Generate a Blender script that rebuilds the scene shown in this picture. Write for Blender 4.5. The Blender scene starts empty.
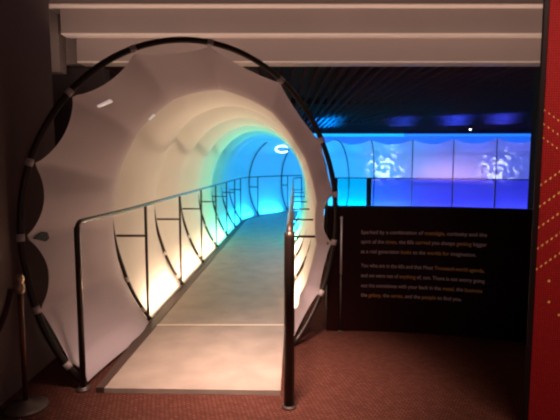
import bpy, bmesh, math, random
from mathutils import Vector, Matrix
random.seed(7)
PI = math.pi
S = bpy.context.scene
COL = S.collection

# ------------------------------------------------------------------ materials
def mat(name, color=(.5, .5, .5), rough=.6, metal=0.0, emit=None, estr=0.0, noise=None, bump=None, spec=.5, coat=0.0):
    m = bpy.data.materials.new(name); m.use_nodes = True
    nt = m.node_tree; b = nt.nodes['Principled BSDF']
    b.inputs['Base Color'].default_value = (*color, 1)
    b.inputs['Roughness'].default_value = rough
    b.inputs['Metallic'].default_value = metal
    b.inputs['Specular IOR Level'].default_value = spec
    b.inputs['Coat Weight'].default_value = coat
    if emit:
        b.inputs['Emission Color'].default_value = (*emit, 1)
        b.inputs['Emission Strength'].default_value = estr
    tc = nt.nodes.new('ShaderNodeTexCoord')
    if noise:                                   # (scale, amount)
        n = nt.nodes.new('ShaderNodeTexNoise'); n.inputs['Scale'].default_value = noise[0]
        n.inputs['Detail'].default_value = 4
        nt.links.new(tc.outputs['Object'], n.inputs['Vector'])
        r = nt.nodes.new('ShaderNodeValToRGB')
        a = noise[1]
        r.color_ramp.elements[0].position = .3; r.color_ramp.elements[1].position = .7
        r.color_ramp.elements[0].color = (*[c*(1-a) for c in color], 1)
        r.color_ramp.elements[1].color = (*[min(1, c*(1+a)) for c in color], 1)
        nt.links.new(n.outputs['Fac'], r.inputs['Fac']); nt.links.new(r.outputs['Color'], b.inputs['Base Color'])
    if bump:                                    # (scale, strength)
        n = nt.nodes.new('ShaderNodeTexNoise'); n.inputs['Scale'].default_value = bump[0]
        nt.links.new(tc.outputs['Object'], n.inputs['Vector'])
        bp = nt.nodes.new('ShaderNodeBump'); bp.inputs['Strength'].default_value = bump[1]
        bp.inputs['Distance'].default_value = .01
        nt.links.new(n.outputs['Fac'], bp.inputs['Height']); nt.links.new(bp.outputs['Normal'], b.inputs['Normal'])
    return m

def fabric_mat(name, color, trans=.45):
    m = bpy.data.materials.new(name); m.use_nodes = True
    nt = m.node_tree; nt.nodes.clear()
    o = nt.nodes.new('ShaderNodeOutputMaterial')
    d = nt.nodes.new('ShaderNodeBsdfDiffuse'); t = nt.nodes.new('ShaderNodeBsdfTranslucent')
    mx = nt.nodes.new('ShaderNodeMixShader'); mx.inputs[0].default_value = trans
    tc = nt.nodes.new('ShaderNodeTexCoord'); n = nt.nodes.new('ShaderNodeTexNoise')
    n.inputs['Scale'].default_value = 3.0
    r = nt.nodes.new('ShaderNodeValToRGB')
    r.color_ramp.elements[0].color = (*[c*.93 for c in color], 1); r.color_ramp.elements[1].color = (*color, 1)
    nt.links.new(tc.outputs['Object'], n.inputs['Vector']); nt.links.new(n.outputs['Fac'], r.inputs['Fac'])
    nt.links.new(r.outputs['Color'], d.inputs['Color']); nt.links.new(r.outputs['Color'], t.inputs['Color'])
    nt.links.new(d.outputs[0], mx.inputs[1]); nt.links.new(t.outputs[0], mx.inputs[2])
    nt.links.new(mx.outputs[0], o.inputs['Surface'])
    return m

def carpet_mat():
    m = mat('woven_carpet', (.12, .045, .03), .95, spec=.1)
    nt = m.node_tree; b = nt.nodes['Principled BSDF']
    tc = nt.nodes.new('ShaderNodeTexCoord')
    mp = nt.nodes.new('ShaderNodeMapping'); mp.inputs['Rotation'].default_value = (0, 0, .5)
    mp.inputs['Scale'].default_value = (1, 1, 1)
    br = nt.nodes.new('ShaderNodeTexBrick')
    br.inputs['Scale'].default_value = 16
    br.inputs['Color1'].default_value = (.082, .027, .019, 1); br.inputs['Color2'].default_value = (.12, .044, .030, 1)
    br.inputs['Mortar'].default_value = (.035, .012, .010, 1); br.inputs['Mortar Size'].default_value = .05
    br.inputs['Brick Width'].default_value = .55; br.inputs['Row Height'].default_value = .3
    nt.links.new(tc.outputs['Object'], mp.inputs['Vector']); nt.links.new(mp.outputs['Vector'], br.inputs['Vector'])
    nt.links.new(br.outputs['Color'], b.inputs['Base Color'])
    bp = nt.nodes.new('ShaderNodeBump'); bp.inputs['Strength'].default_value = .4; bp.inputs['Distance'].default_value = .01
    nt.links.new(br.outputs['Fac'], bp.inputs['Height']); bp.invert = True
    nt.links.new(bp.outputs['Normal'], b.inputs['Normal'])
    return m

M = {}
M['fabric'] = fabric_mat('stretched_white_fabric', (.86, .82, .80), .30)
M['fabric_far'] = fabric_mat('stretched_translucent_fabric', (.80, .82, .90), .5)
M['mouth_fabric'] = fabric_mat('mouth_fabric', (.62, .54, .60), .20)  # same white fabric, its dimmer light painted as a darker mauve
M['tube'] = mat('dark_bronze_tube', (.028, .016, .012), .38, .3)
M['rail'] = mat('dark_rail_tube', (.045, .028, .022), .35, .5)
M['clip'] = mat('pale_fabric_clip', (.5, .44, .43), .6)
M['glint'] = mat('painted_glint', (.9, .82, .8), .4, emit=(1, .85, .8), estr=.35)  # pale glowing colour that paints highlight streaks on the mouth
M['deck'] = mat('pale_walkway_deck', (.285, .235, .20), .55, noise=(5, .14), bump=(90, .2))
M['kerb'] = mat('dark_walkway_kerb', (.05, .025, .018), .6)
M['carpet'] = carpet_mat()
M['bulk'] = mat('beige_painted_bulkhead', (.29, .23, .21), .7, noise=(1.2, .05))
M['soffit'] = mat('soffit_painted_light', (.80, .70, .62), .6)  # paler than the fascia: light on the undersides put into the colour
M['slat'] = mat('dark_ceiling_slat', (.065, .026, .034), .8, spec=.05)
M['slat_back'] = mat('black_ceiling_void', (.010, .007, .008), .8)
M['wallL'] = mat('dark_taupe_wall_paint', (.17, .125, .115), .85, noise=(1.5, .08))
M['wallD'] = mat('near_black_wall_paint', (.06, .042, .042), .9, noise=(2, .1))
M['black'] = mat('black_text_panel', (.014, .0025, .0025), .5, spec=.12)
M['blackframe'] = mat('black_panel_edge', (.012, .005, .005), .5, spec=.2)
M['steel'] = mat('steel_painted_reflection', (.85, .84, .88), .35, .35)  # pale, barely metallic colour with the reflection painted in
M['dark_steel'] = mat('dull_dark_steel', (.10, .075, .07), .5, .6)
M['brass'] = mat('worn_brass', (.55, .36, .24), .35, .9)
M['rope'] = mat('dark_red_velvet_rope', (.05, .012, .012), .9)
M['txt_white'] = mat('pale_pink_lettering', (.20, .11, .10), .6, emit=(.80, .45, .42), estr=.05)
M['txt_orange'] = mat('orange_lettering', (.22, .075, .02), .6, emit=(.85, .33, .10), estr=.05)
M['dots'] = mat('yellow_printed_dots', (.75, .42, .12), .5, emit=(.9, .5, .15), estr=.25)
M['strip'] = mat('blue_light_strip', (.1, .4, 1), .5, emit=(.02, .20, 1.0), estr=1.15)
M['strip_c'] = mat('cyan_light_strip', (.1, .6, 1), .5, emit=(.01, .45, 1.0), estr=1.15)
M['ringlamp'] = mat('white_ring_lamp', (.9, 1, 1), .5, emit=(.75, 1, 1), estr=4)
M['downlight'] = mat('white_downlight_lens', (.9, 1, 1), .5, emit=(.8, .85, 1), estr=7)

def red_mat():
    m = mat('red_woven_panel', (.36, .012, .012), .7, spec=.2)
    nt = m.node_tree; b = nt.nodes['Principled BSDF']
    tc = nt.nodes.new('ShaderNodeTexCoord'); br = nt.nodes.new('ShaderNodeTexBrick')
    mp = nt.nodes.new('ShaderNodeMapping'); mp.inputs['Rotation'].default_value = (PI/2, 0, 0)
    br.offset = 0
    br.inputs['Scale'].default_value = 40
    br.inputs['Brick Width'].default_value = .5; br.inputs['Row Height'].default_value = .5
    br.inputs['Color1'].default_value = (.42, .014, .013, 1); br.inputs['Color2'].default_value = (.34, .010, .010, 1)
    br.inputs['Mortar'].default_value = (.16, .005, .005, 1); br.inputs['Mortar Size'].default_value = .08
    nt.links.new(tc.outputs['Object'], mp.inputs['Vector'])
    nt.links.new(mp.outputs['Vector'], br.inputs['Vector'])
    # rows of printed yellow dots
    sp = nt.nodes.new('ShaderNodeSeparateXYZ'); nt.links.new(tc.outputs['Object'], sp.inputs[0])
    def mt(op, a, b_=None, c=None):
        n = nt.nodes.new('ShaderNodeMath'); n.operation = op
        for i, v in enumerate((a, b_, c)):
            if v is None: continue
            if isinstance(v, (int, float)): n.inputs[i].default_value = v
            else: nt.links.new(v, n.inputs[i])
        return n.outputs[0]
    X, Z = sp.outputs[0], sp.outputs[2]
    u = mt('SUBTRACT', X, 1.368)
    def rows(z0, pitch, px, slope, rad, zmin, zmax):
        du = mt('MULTIPLY', mt('SUBTRACT', mt('FRACT', mt('ADD', mt('DIVIDE', u, px), 20.5)), .5), px)
        v = mt('SUBTRACT', mt('SUBTRACT', Z, z0), mt('MULTIPLY', u, slope))
        dv = mt('MULTIPLY', mt('SUBTRACT', mt('FRACT', mt('ADD', mt('DIVIDE', v, pitch), 20.5)), .5), pitch)
        d = mt('SQRT', mt('ADD', mt('MULTIPLY', du, du), mt('MULTIPLY', dv, dv)))
        k = mt('LESS_THAN', d, rad)
        k = mt('MULTIPLY', k, mt('GREATER_THAN', v, zmin)); return mt('MULTIPLY', k, mt('LESS_THAN', v, zmax))
    mask = rows(1.234, .1105, .0235, .73, .0055, -.40, .16)
    mask = mt('MAXIMUM', mask, rows(1.62, .07, .024, -.7, .004, -.10, .10))
    for (x, z) in ((1.413, .823), (1.419, .71), (1.476, .64), (1.50, .74)):
        a = mt('SUBTRACT', X, x); c = mt('SUBTRACT', Z, z)
        d = mt('SQRT', mt('ADD', mt('MULTIPLY', a, a), mt('MULTIPLY', c, c)))
        mask = mt('MAXIMUM', mask, mt('LESS_THAN', d, .0065))
    mx = nt.nodes.new('ShaderNodeMix'); mx.data_type = 'RGBA'
    nt.links.new(mask, mx.inputs[0]); nt.links.new(br.outputs['Color'], mx.inputs[6]); mx.inputs[7].default_value = (.85, .50, .14, 1)
    nt.links.new(mx.outputs[2], b.inputs['Base Color'])
    return m
M['red'] = red_mat()

def glass_mat(nm='blue_tinted_acrylic', tint=(.58, .56, 1.0, 1)):
    m = bpy.data.materials.new(nm); m.use_nodes = True
    nt = m.node_tree; nt.nodes.clear()
    o = nt.nodes.new('ShaderNodeOutputMaterial')
    t = nt.nodes.new('ShaderNodeBsdfTransparent'); t.inputs['Color'].default_value = tint
    g = nt.nodes.new('ShaderNodeBsdfGlossy'); g.inputs['Roughness'].default_value = .25
    g.inputs['Color'].default_value = (.4, .5, 1, 1)
    mx = nt.nodes.new('ShaderNodeMixShader'); mx.inputs[0].default_value = .06
    nt.links.new(t.outputs[0], mx.inputs[1]); nt.links.new(g.outputs[0], mx.inputs[2])
    nt.links.new(mx.outputs[0], o.inputs['Surface'])
    return m
M['acrylic'] = glass_mat()
M['acrylic_cyan'] = glass_mat('cyan_tinted_acrylic', (.10, 1.0, 1.0, 1))

# ------------------------------------------------------------------ mesh helpers
def obj(name, bm, material, parent=None, smooth=False):
    me = bpy.data.meshes.new(name)
    bmesh.ops.recalc_face_normals(bm, faces=bm.faces)
    bm.to_mesh(me); bm.free()
    me.materials.append(material)
    if smooth:
        for p in me.polygons: p.use_smooth = True
    o = bpy.data.objects.new(name, me); COL.objects.link(o)
    if parent: o.parent = parent
    return o

def tag(o, label, cat, group=None, kind=None):
    o['label'] = label; o['category'] = cat
    if group: o['group'] = group
    if kind: o['kind'] = kind
    return o

def struct(o):
    o['kind'] = 'structure'; return o

def thing(name, label, cat, group=None):
    o = bpy.data.objects.new(name, None); COL.objects.link(o)
    o.empty_display_size = .1
    return tag(o, label, cat, group)

def box(bm, x0, x1, y0, y1, z0, z1, bevel=0):
    r = bmesh.ops.create_cube(bm, size=1)
    for v in r['verts']:
        v.co = Vector(((x0+x1)/2 + v.co.x*(x1-x0), (y0+y1)/2 + v.co.y*(y1-y0), (z0+z1)/2 + v.co.z*(z1-z0)))
    if bevel:
        es = list({e for v in r['verts'] for e in v.link_edges})
        bmesh.ops.bevel(bm, geom=es, offset=bevel, segments=2, affect='EDGES', profile=.5)

def tube(bm, pts, r, n=8, cap=True, closed=False):
    pts = [Vector(p) for p in pts]; rings = []
    N = len(pts); up = Vector((0, 0, 1)); prev = None
    for i, p in enumerate(pts):
        if closed: t = pts[(i+1) % N]-pts[i-1]
        else: t = pts[min(i+1, N-1)]-pts[max(i-1, 0)]
        t.normalize()
        if prev is None:
            a = up if abs(t.z) < .9 else Vector((1, 0, 0))
            x = t.cross(a).normalized()
        else:
            x = (prev - t*prev.dot(t)).normalized()
        prev = x; y = t.cross(x)
        rr = r[i] if isinstance(r, (list, tuple)) else r
        rings.append([bm.verts.new(p + x*math.cos(k*2*PI/n)*rr + y*math.sin(k*2*PI/n)*rr) for k in range(n)])
    M_ = N if closed else N-1
    for i in range(M_):
        A, B = rings[i], rings[(i+1) % N]
        for k in range(n):
            bm.faces.new((A[k], A[(k+1) % n], B[(k+1) % n], B[k]))
    if cap and not closed:
        bm.faces.new(rings[0][::-1]); bm.faces.new(rings[-1])

def lathe(bm, prof, c, n=24):
    rings = []
    for r, z in prof:
        rings.append([bm.verts.new((c[0]+r*math.cos(k*2*PI/n), c[1]+r*math.sin(k*2*PI/n), c[2]+z)) for k in range(n)])
    for A, B in zip(rings, rings[1:]):
        for k in range(n):
            bm.faces.new((A[k], A[(k+1) % n], B[(k+1) % n], B[k]))
    bm.faces.new(rings[0][::-1]); bm.faces.new(rings[-1])

# ------------------------------------------------------------------ tunnel path
SL = .03                                            # small drift of the straight leg to the right
X0, Y0 = -.58, 2.95
YB = 11.5                                           # the bend starts here
RB = 2.78
def path(s):
    """arc length -> (point, tangent); s = 0 at Y0"""
    L = YB-Y0
    if s <= L:
        t = Vector((SL, 1, 0)).normalized()
        return Vector((X0+SL*s, Y0+s, 0)), t
    a0 = math.atan(SL); xb = X0+SL*L
    tot = PI/2-a0
    cx = xb+RB*math.cos(a0); cy = YB-RB*math.sin(a0)
    a = a0+(s-L)/RB
    th0 = math.atan2(cx, cy); Rc = math.hypot(cx, cy)+RB
    if a <= PI/2+th0:
        return Vector((cx-RB*math.cos(a), cy+RB*math.sin(a), 0)), Vector((math.sin(a), math.cos(a), 0))
    th = th0+(s-L-RB*(tot+th0))/Rc                    # then a long gentle curve round the hall
    return Vector((Rc*math.sin(th), Rc*math.cos(th), 0)), Vector((math.cos(th), -math.sin(th), 0))
S_BEND = YB-Y0
_a0 = math.atan(SL); _cx = X0+SL*S_BEND+RB*math.cos(_a0); _cy = YB-RB*math.sin(_a0)
TH0 = math.atan2(_cx, _cy); RC2 = math.hypot(_cx, _cy)+RB
S_LEG2 = S_BEND+RB*(PI/2-_a0+TH0)
def at(s, lat, z):
    p, t = path(s)
    return p+Vector((t.y, -t.x, 0))*lat+Vector((0, 0, z))

HA, HB, HC = .93, 1.20, .90                          # hoop half width, half height, centre height
T0 = math.asin(-(HC-.02)/HB); T1 = PI-T0
def hoop_pt(s, t, k=1.0):
    return at(s, HA*k*math.cos(t), HC+HB*k*math.sin(t))

# stations of the hoops
hs = [1.27*i for i in range(1, 7)]                   # 1.27 .. 7.62 (straight)
hs.append(S_BEND+.15)
nb = 4
for i in range(1, nb+1): hs.append(S_BEND+.15+(S_LEG2-.42-S_BEND-.15)*i/nb)
for i in range(5): hs.append(S_LEG2+(math.radians(15.2+4.37*i)-TH0)*RC2)

tunnel = thing('fabric_tunnel', 'long walk-through tunnel of stretched white fabric over dark hoops, glowing cream then blue', 'tunnel')

# front ring: big dark hoop standing askew
RC = Vector((-.575, 3.525, 0)); RDv = Vector((2.07, 1.05, 0)).normalized()
RA, RBz, RCz = 1.17, 1.30, 1.0
def ring_pt(t, k=1.0, off=0.0):
    nrm = Vector((-RDv.y, RDv.x, 0))
    z = RCz+RBz*k*math.sin(t)
    return RC+RDv*(RA*k*math.cos(t))+Vector((0, -.17*max(0, (.8-z)/.8)**1.5, z))+nrm*off
TR0 = math.asin(-.985/RBz); TR1 = PI-TR0
bm = bmesh.new()
tube(bm, [ring_pt(TR0+(TR1-TR0)*i/120) for i in range(121)], .021, 10)
ring = obj('entrance_hoop', bm, M['tube'], tunnel, True)
R = math.radians
clips = [TR0, R(-29), R(-10), R(8), R(29), R(56), R(86), R(113), R(137), R(160), R(181), R(202), R(221), TR1]
for c in clips[1:-1]:
    bm = bmesh.new()
    tube(bm, [ring_pt(c-.018), ring_pt(c), ring_pt(c+.018)], .0245, 10)
    obj('fabric_clip', bm, M['clip'], ring, True)

def scallop(t):
    for a, b in zip(clips, clips[1:]):
        if a <= t <= b:
            u = (t-a)/(b-a); g = b-a
            depth = (.035, .03, .10, .02, .05, .06, .06, .075, .085, .095, .095, .02, .02)[clips.index(a)]
            return depth*(math.sin(PI*u))**.6
    return 0
# mouth fabric from the ring to the first inner hoop
bm = bmesh.new(); NT, NV = 200, 18
rows = []
for j in range(NV+1):
    v = j/NV; row = []
    for i in range(NT+1):
        u = i/NT
        # put both curves on matching parameters
        t_out = TR0+(TR1-TR0)*u; t_in = T0+(T1-T0)*u
        P = ring_pt(t_out, 1-scallop(t_out)-.012, .0)
        Q = hoop_pt(hs[0], t_in, 1.0)
        e = v
        base = P.lerp(Q, e)
        # stretched skin hugs inward (hyperbolic waist)
        ctr = RC.lerp(path(hs[0])[0], v)+Vector((0, 0, 1.0+(.9-1.0)*v))
        w = 1-.085*math.sin(PI*v**1.9)
        d = base-ctr; d2 = Vector((d.x*w, d.y*w, d.z*w)) if base.z > .25 else Vector((d.x*w, d.y*w, d.z))
        q = ctr+d2
        q.z = max(q.z, .008)
        row.append(bm.verts.new(q))
    rows.append(row)
for j in range(NV):
    for i in range(NT):
        bm.faces.new((rows[j][i], rows[j][i+1], rows[j+1][i+1], rows[j+1][i]))
mouth = obj('mouth_fabric', bm, M['mouth_fabric'], tunnel, True)
mouth['label'] = 'flared white fabric mouth, dim light painted in mauve, with scalloped edge clipped to the entrance hoop'

# small dark triangular opening and two little painted highlights on the mouth
def mouth_pt(u, v): 
    j = v*NV; i = u*NT
    return j, i
me = mouth.data
def mvert(u, v):
    j = int(round(v*NV)); i = int(round(u*NT)); return me.vertices[j*(NT+1)+i].co.copy()
def patch(name, material, u, v, shape, parent=mouth):
    c = mvert(u, v); du = (mvert(u+.01, v)-mvert(u-.01, v)).normalized(); dv = (mvert(u, v+.06)-mvert(u, v-.06)).normalized()
    n = du.cross(dv).normalized()
    ctr = Vector((-.575, 2.2, 1.2))
    if n.dot(ctr-c) < 0: n = -n
    b = bmesh.new()
    top = [b.verts.new(c+du*a+dv*d+n*.012) for a, d in shape]
    low = [b.verts.new(c+du*a+dv*d-n*.001) for a, d in shape]
    b.faces.new(top); b.faces.new(low[::-1])
    for k in range(len(shape)):
        b.faces.new((top[k], low[k], low[(k+1) % len(shape)], top[(k+1) % len(shape)]))
    return obj(name, b, material, parent)
UV = (math.pi*1.005-TR0)/(TR1-TR0)
patch('vent_opening', M['slat_back'], UV+.003, .12, [(-.004, -.10), (.03, .0), (.012, .05), (-.03, .05), (-.04, .0)])
patch('glint_patch', M['glint'], (R(137)-TR0)/(TR1-TR0)-.015, .22, [(-.05, -.02), (.05, -.012), (.05, .008), (-.05, .015)])
patch('glint_patch', M['glint'], (R(132)-TR0)/(TR1-TR0)-.02, .80, [(-.03, -.02), (.03, -.012), (.03, .008), (-.03, .012)])

# fabric between the hoops
def section(sa, sb, sag, material, na=10, nt=64, sagtop=None):
    bm = bmesh.new(); rows = []
    for j in range(na+1):
        v = j/na; s = sa+(sb-sa)*v; row = []
        for i in range(nt+1):
            t = T0+(T1-T0)*i/nt
            k = sag*math.sin(PI*v)
            if sagtop:
                k = sag*math.sin(PI*v)+(sagtop-sag)*math.sin(PI*v)*max(0, math.sin(t))**3
            # no sag at the foot, where the skin is laced to the deck
            foot = min(1, min(t-T0, T1-t)/.35)
            p = hoop_pt(s, t, 1-k*foot)
            row.append(bm.verts.new(p))
        rows.append(row)
    for j in range(na):
        for i in range(nt):
            bm.faces.new((rows[j][i], rows[j][i+1], rows[j+1][i+1], rows[j+1][i]))
    return obj('fabric_panel', bm, material, tunnel, True)
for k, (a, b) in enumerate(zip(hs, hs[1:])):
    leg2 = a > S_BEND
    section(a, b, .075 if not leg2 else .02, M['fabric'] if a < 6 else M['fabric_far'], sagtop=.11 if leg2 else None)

# hoops
for k, s in enumerate(hs):
    pts = []; near = k <= 6
    for i in range(81):
        t = T0+(T1-T0)*i/80
        if near:
            kk = .975 if math.sin(t) < -.10 else 1.03
            # smooth the change-over
            z = (math.sin(t)+.10)/.22
            m_ = max(0, min(1, z*.5+.5)); kk = .975+(.05)*m_
        elif s < S_BEND:
            kk = .978
        else:
            m_ = max(0, min(1, math.cos(t)/.5*.5+.5)); kk = .978+.045*m_      # outside on the side towards the hall
        pts.append(hoop_pt(s, t, kk))
    bm = bmesh.new(); tube(bm, pts, .017 if s < S_BEND-.2 else (.013 if s < S_LEG2 else .012), 8)
    h = obj('hoop', bm, M['tube'], tunnel, True)
    if k < 5:
        for tt in (PI-R(-25), PI-R(-41), R(-25), R(-41)):
            b2 = bmesh.new(); tube(b2, [hoop_pt(s, tt-.02, .975), hoop_pt(s, tt+.02, .975)], .022, 8)
            obj('fabric_clip', b2, M['clip'], h, True)

# ------------------------------------------------------------------ walkway
S_END = hs[-1]
walk = thing('walkway', 'pale beige walkway running into the fabric tunnel and curving right', 'walkway')
ss = [-.04+(S_BEND+.04)*i/20 for i in range(21)]+[S_BEND+(S_LEG2-S_BEND)*i/24 for i in range(1, 25)]+[S_LEG2+(S_END-S_LEG2)*i/6 for i in range(1, 7)]
def strip_mesh(l0, l1, z0, z1, slist):
    bm = bmesh.new(); rows = []
    for s in slist:
        rows.append([bm.verts.new(at(s, l, z)) for l, z in ((l0, z0), (l1, z0), (l1, z1), (l0, z1))])
    for A, B in zip(rows, rows[1:]):
        for k in range(4): bm.faces.new((A[k], A[(k+1) % 4], B[(k+1) % 4], B[k]))
    bm.faces.new(rows[0][::-1]); bm.faces.new(rows[-1])
    return bm
obj('deck', strip_mesh(-.525, .585, .001, .032, ss), M['deck'], walk)
bm = bmesh.new(); rows = []
for s in ss:
    lo = -.575-.037*min(1, max(0, s/.8))
    rows.append([bm.verts.new(at(s, l, z)) for l, z in ((lo, .001), (-.527, .001), (-.527, .036), (lo, .036))])
for A, B in zip(rows, rows[1:]):
    for k in range(4): bm.faces.new((A[k], A[(k+1) % 4], B[(k+1) % 4], B[k]))
bm.faces.new(rows[0][::-1]); bm.faces.new(rows[-1])
obj('kerb', bm, M['kerb'], walk)
obj('kerb', strip_mesh(.587, .615, .001, .036, ss[2:]), M['kerb'], walk)
# joint strip across the deck
bm = bmesh.new()
for s in (1.15,):
    a, b = at(s, -.53, 0), at(s, .58, 0)
    box(bm, a.x, b.x, a.y-.012, a.y+.012, .0325, .036)
obj('joint_strip', bm, mat('pale_joint_strip', (.72, .64, .50), .4), walk)

# ------------------------------------------------------------------ handrails
def handrail(side, s_first, label, r_rail, r_front):
    root = thing('handrail', label, 'handrail', None)
    lat = .64*side
    zt = 1.075
    pl = []
    # front post with rounded corner
    cr = .06
    bm = bmesh.new()
    fl = -.035 if side < 0 else 0
    post = [at(s_first, lat+fl, .006), at(s_first, lat+fl, zt-cr)]
    tube(bm, post+[at(s_first+.004, lat+fl, zt-cr*.5)], r_front, 10)
    obj('front_post', bm, M['rail'], root, True)
    bm = bmesh.new()
    arc = [at(s_first+cr*(1-math.cos(a)), lat+fl, zt-cr+cr*math.sin(a)) for a in [PI/2*i/6 for i in range(7)]]
    s = s_first+.9; run = []
    while s < S_BEND: run.append(at(s, lat, zt)); s += .6
    for i in range(25): run.append(at(S_BEND+(S_LEG2-S_BEND)*i/24, lat, zt))
    run += [at(S_LEG2+(S_END-S_LEG2)*i/6, lat, zt) for i in range(1, 7)]
    tube(bm, arc+run, r_rail, 10)
    obj('top_rail', bm, M['rail'], root, True)
    bm = bmesh.new(); lathe(bm, [(.045, 0), (.045, .008), (.03, .014), (.028, .02)], at(s_first, lat+fl, .001), 16)
    obj('foot_plate', bm, M['dark_steel'], root, True)
    for k, s in enumerate(hs):
        if s > S_LEG2 + 3: continue
        b = bmesh.new(); tube(b, [at(s, lat, .03), at(s, lat, zt-.004)], .013, 8); po = obj('post', b, M['rail'], root, True)
        z = .80
        half = HA*.975*math.sqrt(max(0, 1-((z-HC)/HB)**2))
        b = bmesh.new(); tube(b, [at(s, lat, z), at(s, half*side, z)], .011, 8); obj('tie_bar', b, M['rail'], root, True)
    return root
handrail(-1, 0.0, 'dark tubular handrail on the left side of the pale walkway', .016, .019)
handrail(1, -.18, 'dark tubular handrail on the right side of the walkway, its post nearest the camera', .019, .032)

# ring lamp on the blue ceiling of the bend
lampc = Vector((.06, 12.75, 1.80))
bm = bmesh.new(); tube(bm, [lampc+Vector((.17*math.cos(a), .07*math.sin(a), .085*math.sin(a))) for a in [PI*2*(i/28)*.80+.55 for i in range(29)]], .016, 8)
rl = thing('ring_lamp', 'small white curved lamp glowing high inside the blue end of the tunnel', 'lamp')
obj('lamp_tube', bm, M['ringlamp'], rl, True)
bm = bmesh.new(); tube(bm, [lampc+Vector((0, .10, .0)), lampc+Vector((0, .10, .19))], .006, 6)
tube(bm, [lampc+Vector((-.15, .0, -.04)), lampc+Vector((0, .10, .0)), lampc+Vector((.15, .0, .045))], .006, 6)
obj('lamp_bracket', bm, M['clip'], rl, True)

# ------------------------------------------------------------------ the hall: floor, walls, ceilings
bm = bmesh.new(); box(bm, -4, 9.5, -2.5, 18, -.1, 0)
struct(obj('floor', bm, M['carpet']))
bm = bmesh.new(); box(bm, -2.0, -1.665, -2.5, 3.62, 0, 3.3)
struct(obj('wall_left', bm, M['wallL']))
bm = bmesh.new(); box(bm, -4, -1.72, 4.86, 5.0, 0, 2.37)
struct(obj('wall_back_left', bm, M['wallD']))
bm = bmesh.new(); box(bm, 2.56, 9.5, 4.86, 5.0, 0, 2.37)
struct(obj('wall_back_right', bm, mat('black_wall_paint', (.014, .007, .007), .9)))
bm = bmesh.new(); box(bm, -4, 9.5, 16.3, 16.5, 0, 3.3)
struct(obj('wall_back', bm, mat('grey_backdrop_paint', (.5, .5, .6), .8)))
bm = bmesh.new(); box(bm, 3.6, 3.8, -2.5, 4.3, 0, 3.3)
struct(obj('wall_right', bm, M['wallD']))
bm = bmesh.new(); box(bm, 9.3, 9.5, 4.3, 18, 0, 3.3)
struct(obj('wall_far_right', bm, M['wallD']))
bm = bmesh.new(); box(bm, -4.2, -4, 3.6, 18, 0, 3.3)
struct(obj('wall_far_left', bm, M['wallD']))
bm = bmesh.new(); box(bm, -4, 3.8, -2.5, 4.85, 3.3, 3.4)
struct(obj('ceiling', bm, mat('hall_ceiling_paint', (.25, .2, .18), .8)))

# dark slatted ceiling behind the bulkhead
bm = bmesh.new(); box(bm, -4, 9.5, 4.86, 18, 2.52, 2.6)
struct(obj('ceiling_far', bm, M['slat_back']))
bm = bmesh.new()
x = -3.9
while x < 9.3:
    box(bm, x, x+.035, 4.87, 15.35, 2.40, 2.50); x += .13
for y in (8.2, 11.8):
    box(bm, -3.9, 9.3, y, y+.04, 2.42, 2.515)
cs = obj('slatted_ceiling', bm, M['slat']); cs['kind'] = 'structure'; cs.name = 'ceiling_slats'

# stepped beige bulkhead
bk = thing('stepped_bulkhead', 'beige stepped bulkhead spanning the hall above the tunnel entrance', 'bulkhead')
XR = 3.55
layers = [(4.32, 4.42, 2.80, 3.29, -2.05), (4.42, 4.55, 2.578, 3.29, -1.935), (4.55, 4.74, 2.362, 3.29, -1.855)]
for (y0, y1, z0, z1, xl) in layers:
    bm = bmesh.new(); box(bm, xl, XR, y0, 4.80, z0+.006, z1); obj('fascia', bm, M['bulk'], bk)
    bm = bmesh.new(); box(bm, xl, XR, y0-.003, y1-.002, z0-.006, z0+.005); obj('soffit_strip', bm, M['soffit'], bk)
bm = bmesh.new(); box(bm, -2.5, XR, 4.742, 4.85, 2.38, 3.29); obj('backing_board', bm, M['bulk'], bk)
bm = bmesh.new(); box(bm, -2.5, -2.04, 4.60, 4.741, 2.28, 3.29); obj('end_board', bm, M['bulk'], bk)

# ------------------------------------------------------------------ curved black text wall
def wy(x): return 4.06-.13*max(0, x-.5)**2
tw = thing('text_wall', 'low curved black exhibit wall with small lit lettering, right of the tunnel', 'wall panel')
def curved(name, x0, x1, z0, z1, dy, th, material, n=24):
    bm = bmesh.new(); rows = []
    for i in range(n+1):
        x = x0+(x1-x0)*i/n; y = wy(x)+dy
        rows.append([bm.verts.new(p) for p in ((x, y, z0), (x, y, z1), (x, y+th, z1), (x, y+th, z0))])
    for A, B in zip(rows, rows[1:]):
        for k in range(4): bm.faces.new((A[k], A[(k+1) % 4], B[(k+1) % 4], B[k]))
    bm.faces.new(rows[0][::-1]); bm.faces.new(rows[-1])
    return obj(name, bm, material, tw)
curved('panel', .40, 3.0, 0, 1.05, 0, .10, M['black'])
curved('cap', .395, 3.0, 1.052, 1.075, -.008, .118, M['blackframe'])
lines = [
 (.857, .858, .683, 1.672, 'Sparked by a combination of |nostalgia,| curiosity and the', 0),
 (.776, .778, .684, 1.674, 'spirit of the |times,| the 60s |carried| you always |getting| bigger', 0),
 (.693, .690, .685, 1.600, 'as a real generation |looks| to the |worlds for |imagination.', 1),
 (.572, .563, .687, 1.664, 'You who are in the 60s and that Most |Thousand-world agenda,', 0),
 (.486, .477, .689, 1.668, 'and we were not of |anything| of, son. There is not worry going', 0),
 (.399, .394, .690, 1.655, 'out the sometimes with your back in the |metal,| the |business', 0),
 (.316, .312, .691, 1.505, 'the |galaxy,| the |series,| and the |people| to find you.', 0)]
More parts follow.
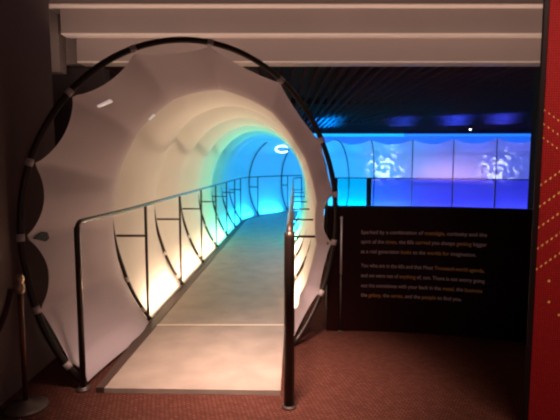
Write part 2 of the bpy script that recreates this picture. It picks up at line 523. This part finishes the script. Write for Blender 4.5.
for (za, zb, xa, xb, s, o0) in lines:
    cu = bpy.data.curves.new('tmp_text', 'FONT')
    parts = s.split('|'); body = ''.join(parts); cu.body = body; cu.size = .05
    cu.extrude = .0008; cu.materials.append(M['txt_white']); cu.materials.append(M['txt_orange'])
    i = 0
    for k, p in enumerate(parts):
        for ch in p:
            cu.body_format[i].material_index = k % 2; i += 1
    to = bpy.data.objects.new('tmp_text', cu); COL.objects.link(to)
    bpy.context.view_layer.update()
    dg = bpy.context.evaluated_depsgraph_get()
    me2 = bpy.data.meshes.new_from_object(to.evaluated_get(dg))
    bpy.data.objects.remove(to)
    w = max(v.co.x for v in me2.vertices)
    for v in me2.vertices:
        f = v.co.x/w; x = xa+(xb-xa)*f
        z = za+(zb-za)*f-.012+v.co.y*.92
        v.co = Vector((x, wy(x)-.0025-v.co.z, z))
    if len(me2.materials) < 2:
        me2.materials.clear(); me2.materials.append(M['txt_white']); me2.materials.append(M['txt_orange'])
    lo = bpy.data.objects.new('lettering', me2); COL.objects.link(lo); lo.parent = tw

# steel upright on its left end
pole = thing('steel_upright', 'thin bright steel upright at the left end of the black text wall', 'post')
bm = bmesh.new(); tube(bm, [(.515, 4.03, .50), (.515, 4.03, .975)], .0085, 10); obj('upper_tube', bm, M['steel'], pole, True)
bm = bmesh.new(); tube(bm, [(.515, 4.03, .006), (.515, 4.03, .495)], .007, 10); obj('lower_tube', bm, M['dark_steel'], pole, True)
bm = bmesh.new(); lathe(bm, [(.011, .97), (.012, .985), (.006, .995)], (.515, 4.03, 0), 12); obj('finial', bm, M['steel'], pole, True)
bm = bmesh.new(); lathe(bm, [(.022, 0), (.022, .008), (.01, .012)], (.515, 4.03, .0005), 12); obj('foot', bm, M['dark_steel'], pole, True)

# ------------------------------------------------------------------ red display panel on the right
rp = thing('red_display_panel', 'tall red woven panel with black edge and yellow dotted lines at the right', 'display panel')
bm = bmesh.new(); box(bm, 1.343, 2.45, 2.50, 2.515, 0, 3.2); obj('red_face', bm, M['red'], rp)
bm = bmesh.new(); box(bm, 1.315, 1.342, 2.50, 2.515, 0, 3.2, .003); obj('black_edge', bm, M['blackframe'], rp)

# ------------------------------------------------------------------ rope stanchion
sx, sy = -1.50, 2.74
st = thing('rope_stanchion', 'slim dark stanchion with brass head and round base, left of the tunnel', 'stanchion')
bm = bmesh.new(); lathe(bm, [(.125, 0), (.125, .01), (.11, .02), (.04, .032), (.02, .05)], (sx, sy, .0005), 32); obj('base', bm, M['dark_steel'], st, True)
bm = bmesh.new(); lathe(bm, [(.015, .045), (.015, .69)], (sx, sy, 0), 14); obj('pole', bm, mat('dull_copper_pole', (.16, .07, .045), .4, .7), st, True)
bm = bmesh.new(); lathe(bm, [(.017, .69), (.026, .70), (.026, .74), (.019, .745), (.019, .755), (.026, .765), (.026, .785), (.015, .80)], (sx, sy, 0), 20); obj('head', bm, M['brass'], st, True)
bm = bmesh.new()
P0, P1, P2 = Vector((sx-.046, sy-.01, .72)), Vector((-1.58, 2.62, .30)), Vector((-1.61, 2.0, .42))
pts = [(P0*(1-t)**2+P1*2*t*(1-t)+P2*t*t) for t in [i/20 for i in range(21)]]
tube(bm, pts, .017, 10)
rope = obj('barrier_rope', bm, M['rope'], None, True); tag(rope, 'dark sagging barrier rope hooked on the stanchion by the left wall', 'rope')

# ------------------------------------------------------------------ blue side: balustrade, light strip, spots
bl = thing('acrylic_balustrade', 'low balustrade of blue tinted panels under a dark rail, beside the far tunnel', 'balustrade')
RBAL = 12.9
def bal(th, dr, z): return Vector(((RBAL+dr)*math.sin(R(th)), (RBAL+dr)*math.cos(R(th)), z))
def balbox(name, t0, t1, hw, z0, z1, material, n=16):
    bm = bmesh.new(); rows = []
    for i in range(n+1):
        t = t0+(t1-t0)*i/n
        rows.append([bm.verts.new(bal(t, d, z)) for d, z in ((-hw, z0), (-hw, z1), (hw, z1), (hw, z0))])
    for A, B in zip(rows, rows[1:]):
        for k in range(4): bm.faces.new((A[k], A[(k+1) % 4], B[(k+1) % 4], B[k]))
    bm.faces.new(rows[0][::-1]); bm.faces.new(rows[-1])
    return obj(name, bm, material, bl)
balbox('top_rail', 6.3, 28.9, .025, 1.035, 1.06, M['tube'], 40)
balbox('plinth', 6.3, 28.9, .03, 0, .20, M['tube'], 40)
xs = [(6.5, .30), (10.4, .30), (15.2, .05), (19.6, .05), (23.9, .05), (28.6, .15)]
for t, w in xs: balbox('post', t-w, t+w, .02, .201, 1.034, M['tube'], 2)
for (a, wa), (b, wb) in zip(xs, xs[1:]): balbox('acrylic_panel', a+wa+.02, b-wb-.02, .006, .203, 1.033, M['acrylic_cyan'] if a < 7 else M['acrylic'], 8)

ls = thing('light_strip', 'long glowing blue light strip under the dark ceiling, turning cyan at its left end', 'light')
bm = bmesh.new(); tube(bm, [(.9, 15.45, 2.315), (3.9, 15.45, 2.315)], .045, 8); q = obj('cyan_tube', bm, M['strip_c'], ls, True)
bm = bmesh.new(); tube(bm, [(3.905, 15.45, 2.315), (8.6, 15.45, 2.32)], .042, 8); obj('blue_tube', bm, M['strip'], ls, True)
bm = bmesh.new(); box(bm, .9, 8.6, 15.50, 15.56, 2.30, 2.518); obj('housing', bm, M['slat'], ls)

dl = thing('downlight', 'tiny white downlight under the dark slatted ceiling above the blue strip', 'lamp')
bm = bmesh.new(); lathe(bm, [(.045, .0), (.045, .055)], (5.08, 13.1, 2.345), 16); obj('housing', bm, M['slat'], dl, True)
bm = bmesh.new(); lathe(bm, [(.015, -.03), (.028, -.015), (.028, -.002)], (5.08, 13.1, 2.345), 16); obj('lens', bm, M['downlight'], dl, True)

# ------------------------------------------------------------------ lights
def area(name, loc, direction, sx_, sy_, power, color, spread=PI):
    l = bpy.data.lights.new(name, 'AREA'); l.shape = 'RECTANGLE'; l.size = sx_; l.size_y = sy_
    l.energy = power; l.color = color; l.spread = spread
    o = bpy.data.objects.new(name, l); COL.objects.link(o); o.location = loc
    o.rotation_euler = Vector(direction).to_track_quat('-Z', 'Y').to_euler()
    return o
def point(name, loc, power, color, r=0.0):
    l = bpy.data.lights.new(name, 'POINT'); l.energy = power; l.color = color; l.shadow_soft_size = r
    o = bpy.data.objects.new(name, l); COL.objects.link(o); o.location = loc
    return o
WARM = (1, .69, .43)
sec = []
ends = hs
for a, b in zip(ends, ends[1:]):
    m_ = (a+b)/2
    if m_ < 3.2: c, p = WARM, 10.5
    elif m_ < 4.5: c, p = (.95, .82, .50), 10.5
    elif m_ < 5.8: c, p = (.22, 1, .55), 15
    elif m_ < 7.2: c, p = (.06, .85, .80), 14
    elif m_ < S_BEND+1.2: c, p = (.02, .55, 1.0), 18
    elif m_ < S_LEG2-.8: c, p = (.02, .52, 1.0), 20
    elif m_ < S_LEG2+.2: c, p = (.12, .44, 1.0), 20
    else: c, p = (.15, .18, .95), 13
    sec.append((m_, b-a, c, p))
for (s, L, c, p) in sec:
    for sd in (-1, 1):
        P = at(s, .57*sd, .12); t = path(s)[1]; lat = Vector((t.y, -t.x, 0))*sd
        d = lat*.80+Vector((0, 0, .6))
        o = area('tunnel_edge_light', P, d, .08, L*.85, p, c)
        # long side along the path
        zax = -d.normalized(); yax = t.normalized(); xax = yax.cross(zax).normalized()
        o.rotation_euler = Matrix((xax, yax, zax)).transposed().to_euler()
        point('tunnel_glow', at(s, .1*sd, 1.55), p*(.16 if s < 5.8 else .28), c if s < 7 or s > S_LEG2 else (.02, .34, 1))
# low light in the first bay, from both sides of the deck
for sd in (-1, 1):
    point('entrance_glow', at(.75, .45*sd, .9), 1.2, WARM)
# pink wash and swirling white projections on the far leg
area('pink_wash', (4.2, 11.9, 1.12), (.28, 1, .08), 1.6, .05, 5.0, (1, .5, .55), R(90))
def gobo(loc, target, angle, power, scale, col):
    l = bpy.data.lights.new('projector', 'SPOT'); l.energy = power; l.spot_size = R(angle); l.spot_blend = .9; l.color = col
    l.shadow_soft_size = 0
    l.use_nodes = True; nt = l.node_tree; em = nt.nodes['Emission']
    tc = nt.nodes.new('ShaderNodeTexCoord'); n = nt.nodes.new('ShaderNodeTexNoise'); n.inputs['Scale'].default_value = scale
    n.inputs['Detail'].default_value = 3; n.inputs['Distortion'].default_value = 2.5
    r = nt.nodes.new('ShaderNodeValToRGB'); r.color_ramp.elements[0].position = .47; r.color_ramp.elements[1].position = .68
    nt.links.new(tc.outputs['Normal'], n.inputs['Vector']); nt.links.new(n.outputs['Fac'], r.inputs['Fac'])
    nt.links.new(r.outputs['Color'], em.inputs['Strength'])
    o = bpy.data.objects.new('projector', l); COL.objects.link(o); o.location = loc
    o.rotation_euler = (Vector(target)-Vector(loc)).to_track_quat('-Z', 'Y').to_euler()
gobo((2.6, 10.5, 2.1), (2.85, 13.2, 1.45), 26, 1100, 9, (.75, .9, 1))
gobo((4.6, 10.0, 2.1), (5.5, 12.3, 1.42), 26, 800, 9, (.75, .8, 1))
# blue glow on the slatted ceiling, four uplights
for x, c, p in ((1.05, (.0, .30, 1), 260), (2.75, (.02, .10, 1), 80), (3.95, (.02, .08, 1), 170), (5.0, (.03, .08, 1), 130)):
    th = math.atan2(x, 11.2)
    o = area('ceiling_glow', (12.0*math.sin(th), 12.0*math.cos(th), 2.05), (0, 0, 1), .3, 2.8, p, c, R(100))
    o.rotation_euler = (PI, 0, -th)
area('back_glow', (4.5, 15.75, 2.2), (0, 1, -.05), 9, .08, 45, (.01, .16, 1))
# hall light
area('hall_fill', (.6, -1.3, .9), (-.1, 1, .32), 2.5, .8, 6, (1, .60, .66))
area('hall_top', (1.5, 1.4, 3.2), (.04, .42, -1), .8, .6, 10, (1, .64, .50), R(85))
area('deck_wash', (-.1, 2.2, 3.1), (-.03, .30, -1), .4, .4, 27, (1, .66, .53), R(46))
area('bulkhead_fill', (.4, 4.05, 2.2), (0, .32, 1), 5.0, .06, 15, (1, .70, .58))  # added unseen lamp that brightens the soffits and fascias
area('panel_light', (1.9, 1.2, 2.9), (0, .75, -1), .6, .3, 7, (1, .7, .6), R(110))

w = bpy.data.worlds.new('dim_hall'); S.world = w; w.use_nodes = True
w.node_tree.nodes['Background'].inputs[0].default_value = (.5, .35, .33, 1)
w.node_tree.nodes['Background'].inputs[1].default_value = .03

# ------------------------------------------------------------------ camera
cam = bpy.data.cameras.new('camera'); co = bpy.data.objects.new('camera', cam); COL.objects.link(co)
co.location = (0, 0, 1.44)
co.rotation_euler = (PI/2-math.atan(47/485), 0, 0)
cam.sensor_width = 36; cam.lens = 36*485/560
cam.dof.use_dof = True; cam.dof.focus_distance = 3.6; cam.dof.aperture_fstop = 3.5
S.camera = co
S.view_settings.view_transform = 'Standard'
S.view_settings.look = 'None'
S.view_settings.exposure = 0
S.cycles.use_denoising = True
S.cycles.max_bounces = 8
S.cycles.sample_clamp_indirect = 6
S.cycles.pixel_filter_type = 'BLACKMAN_HARRIS'
S.cycles.filter_width = 2.2
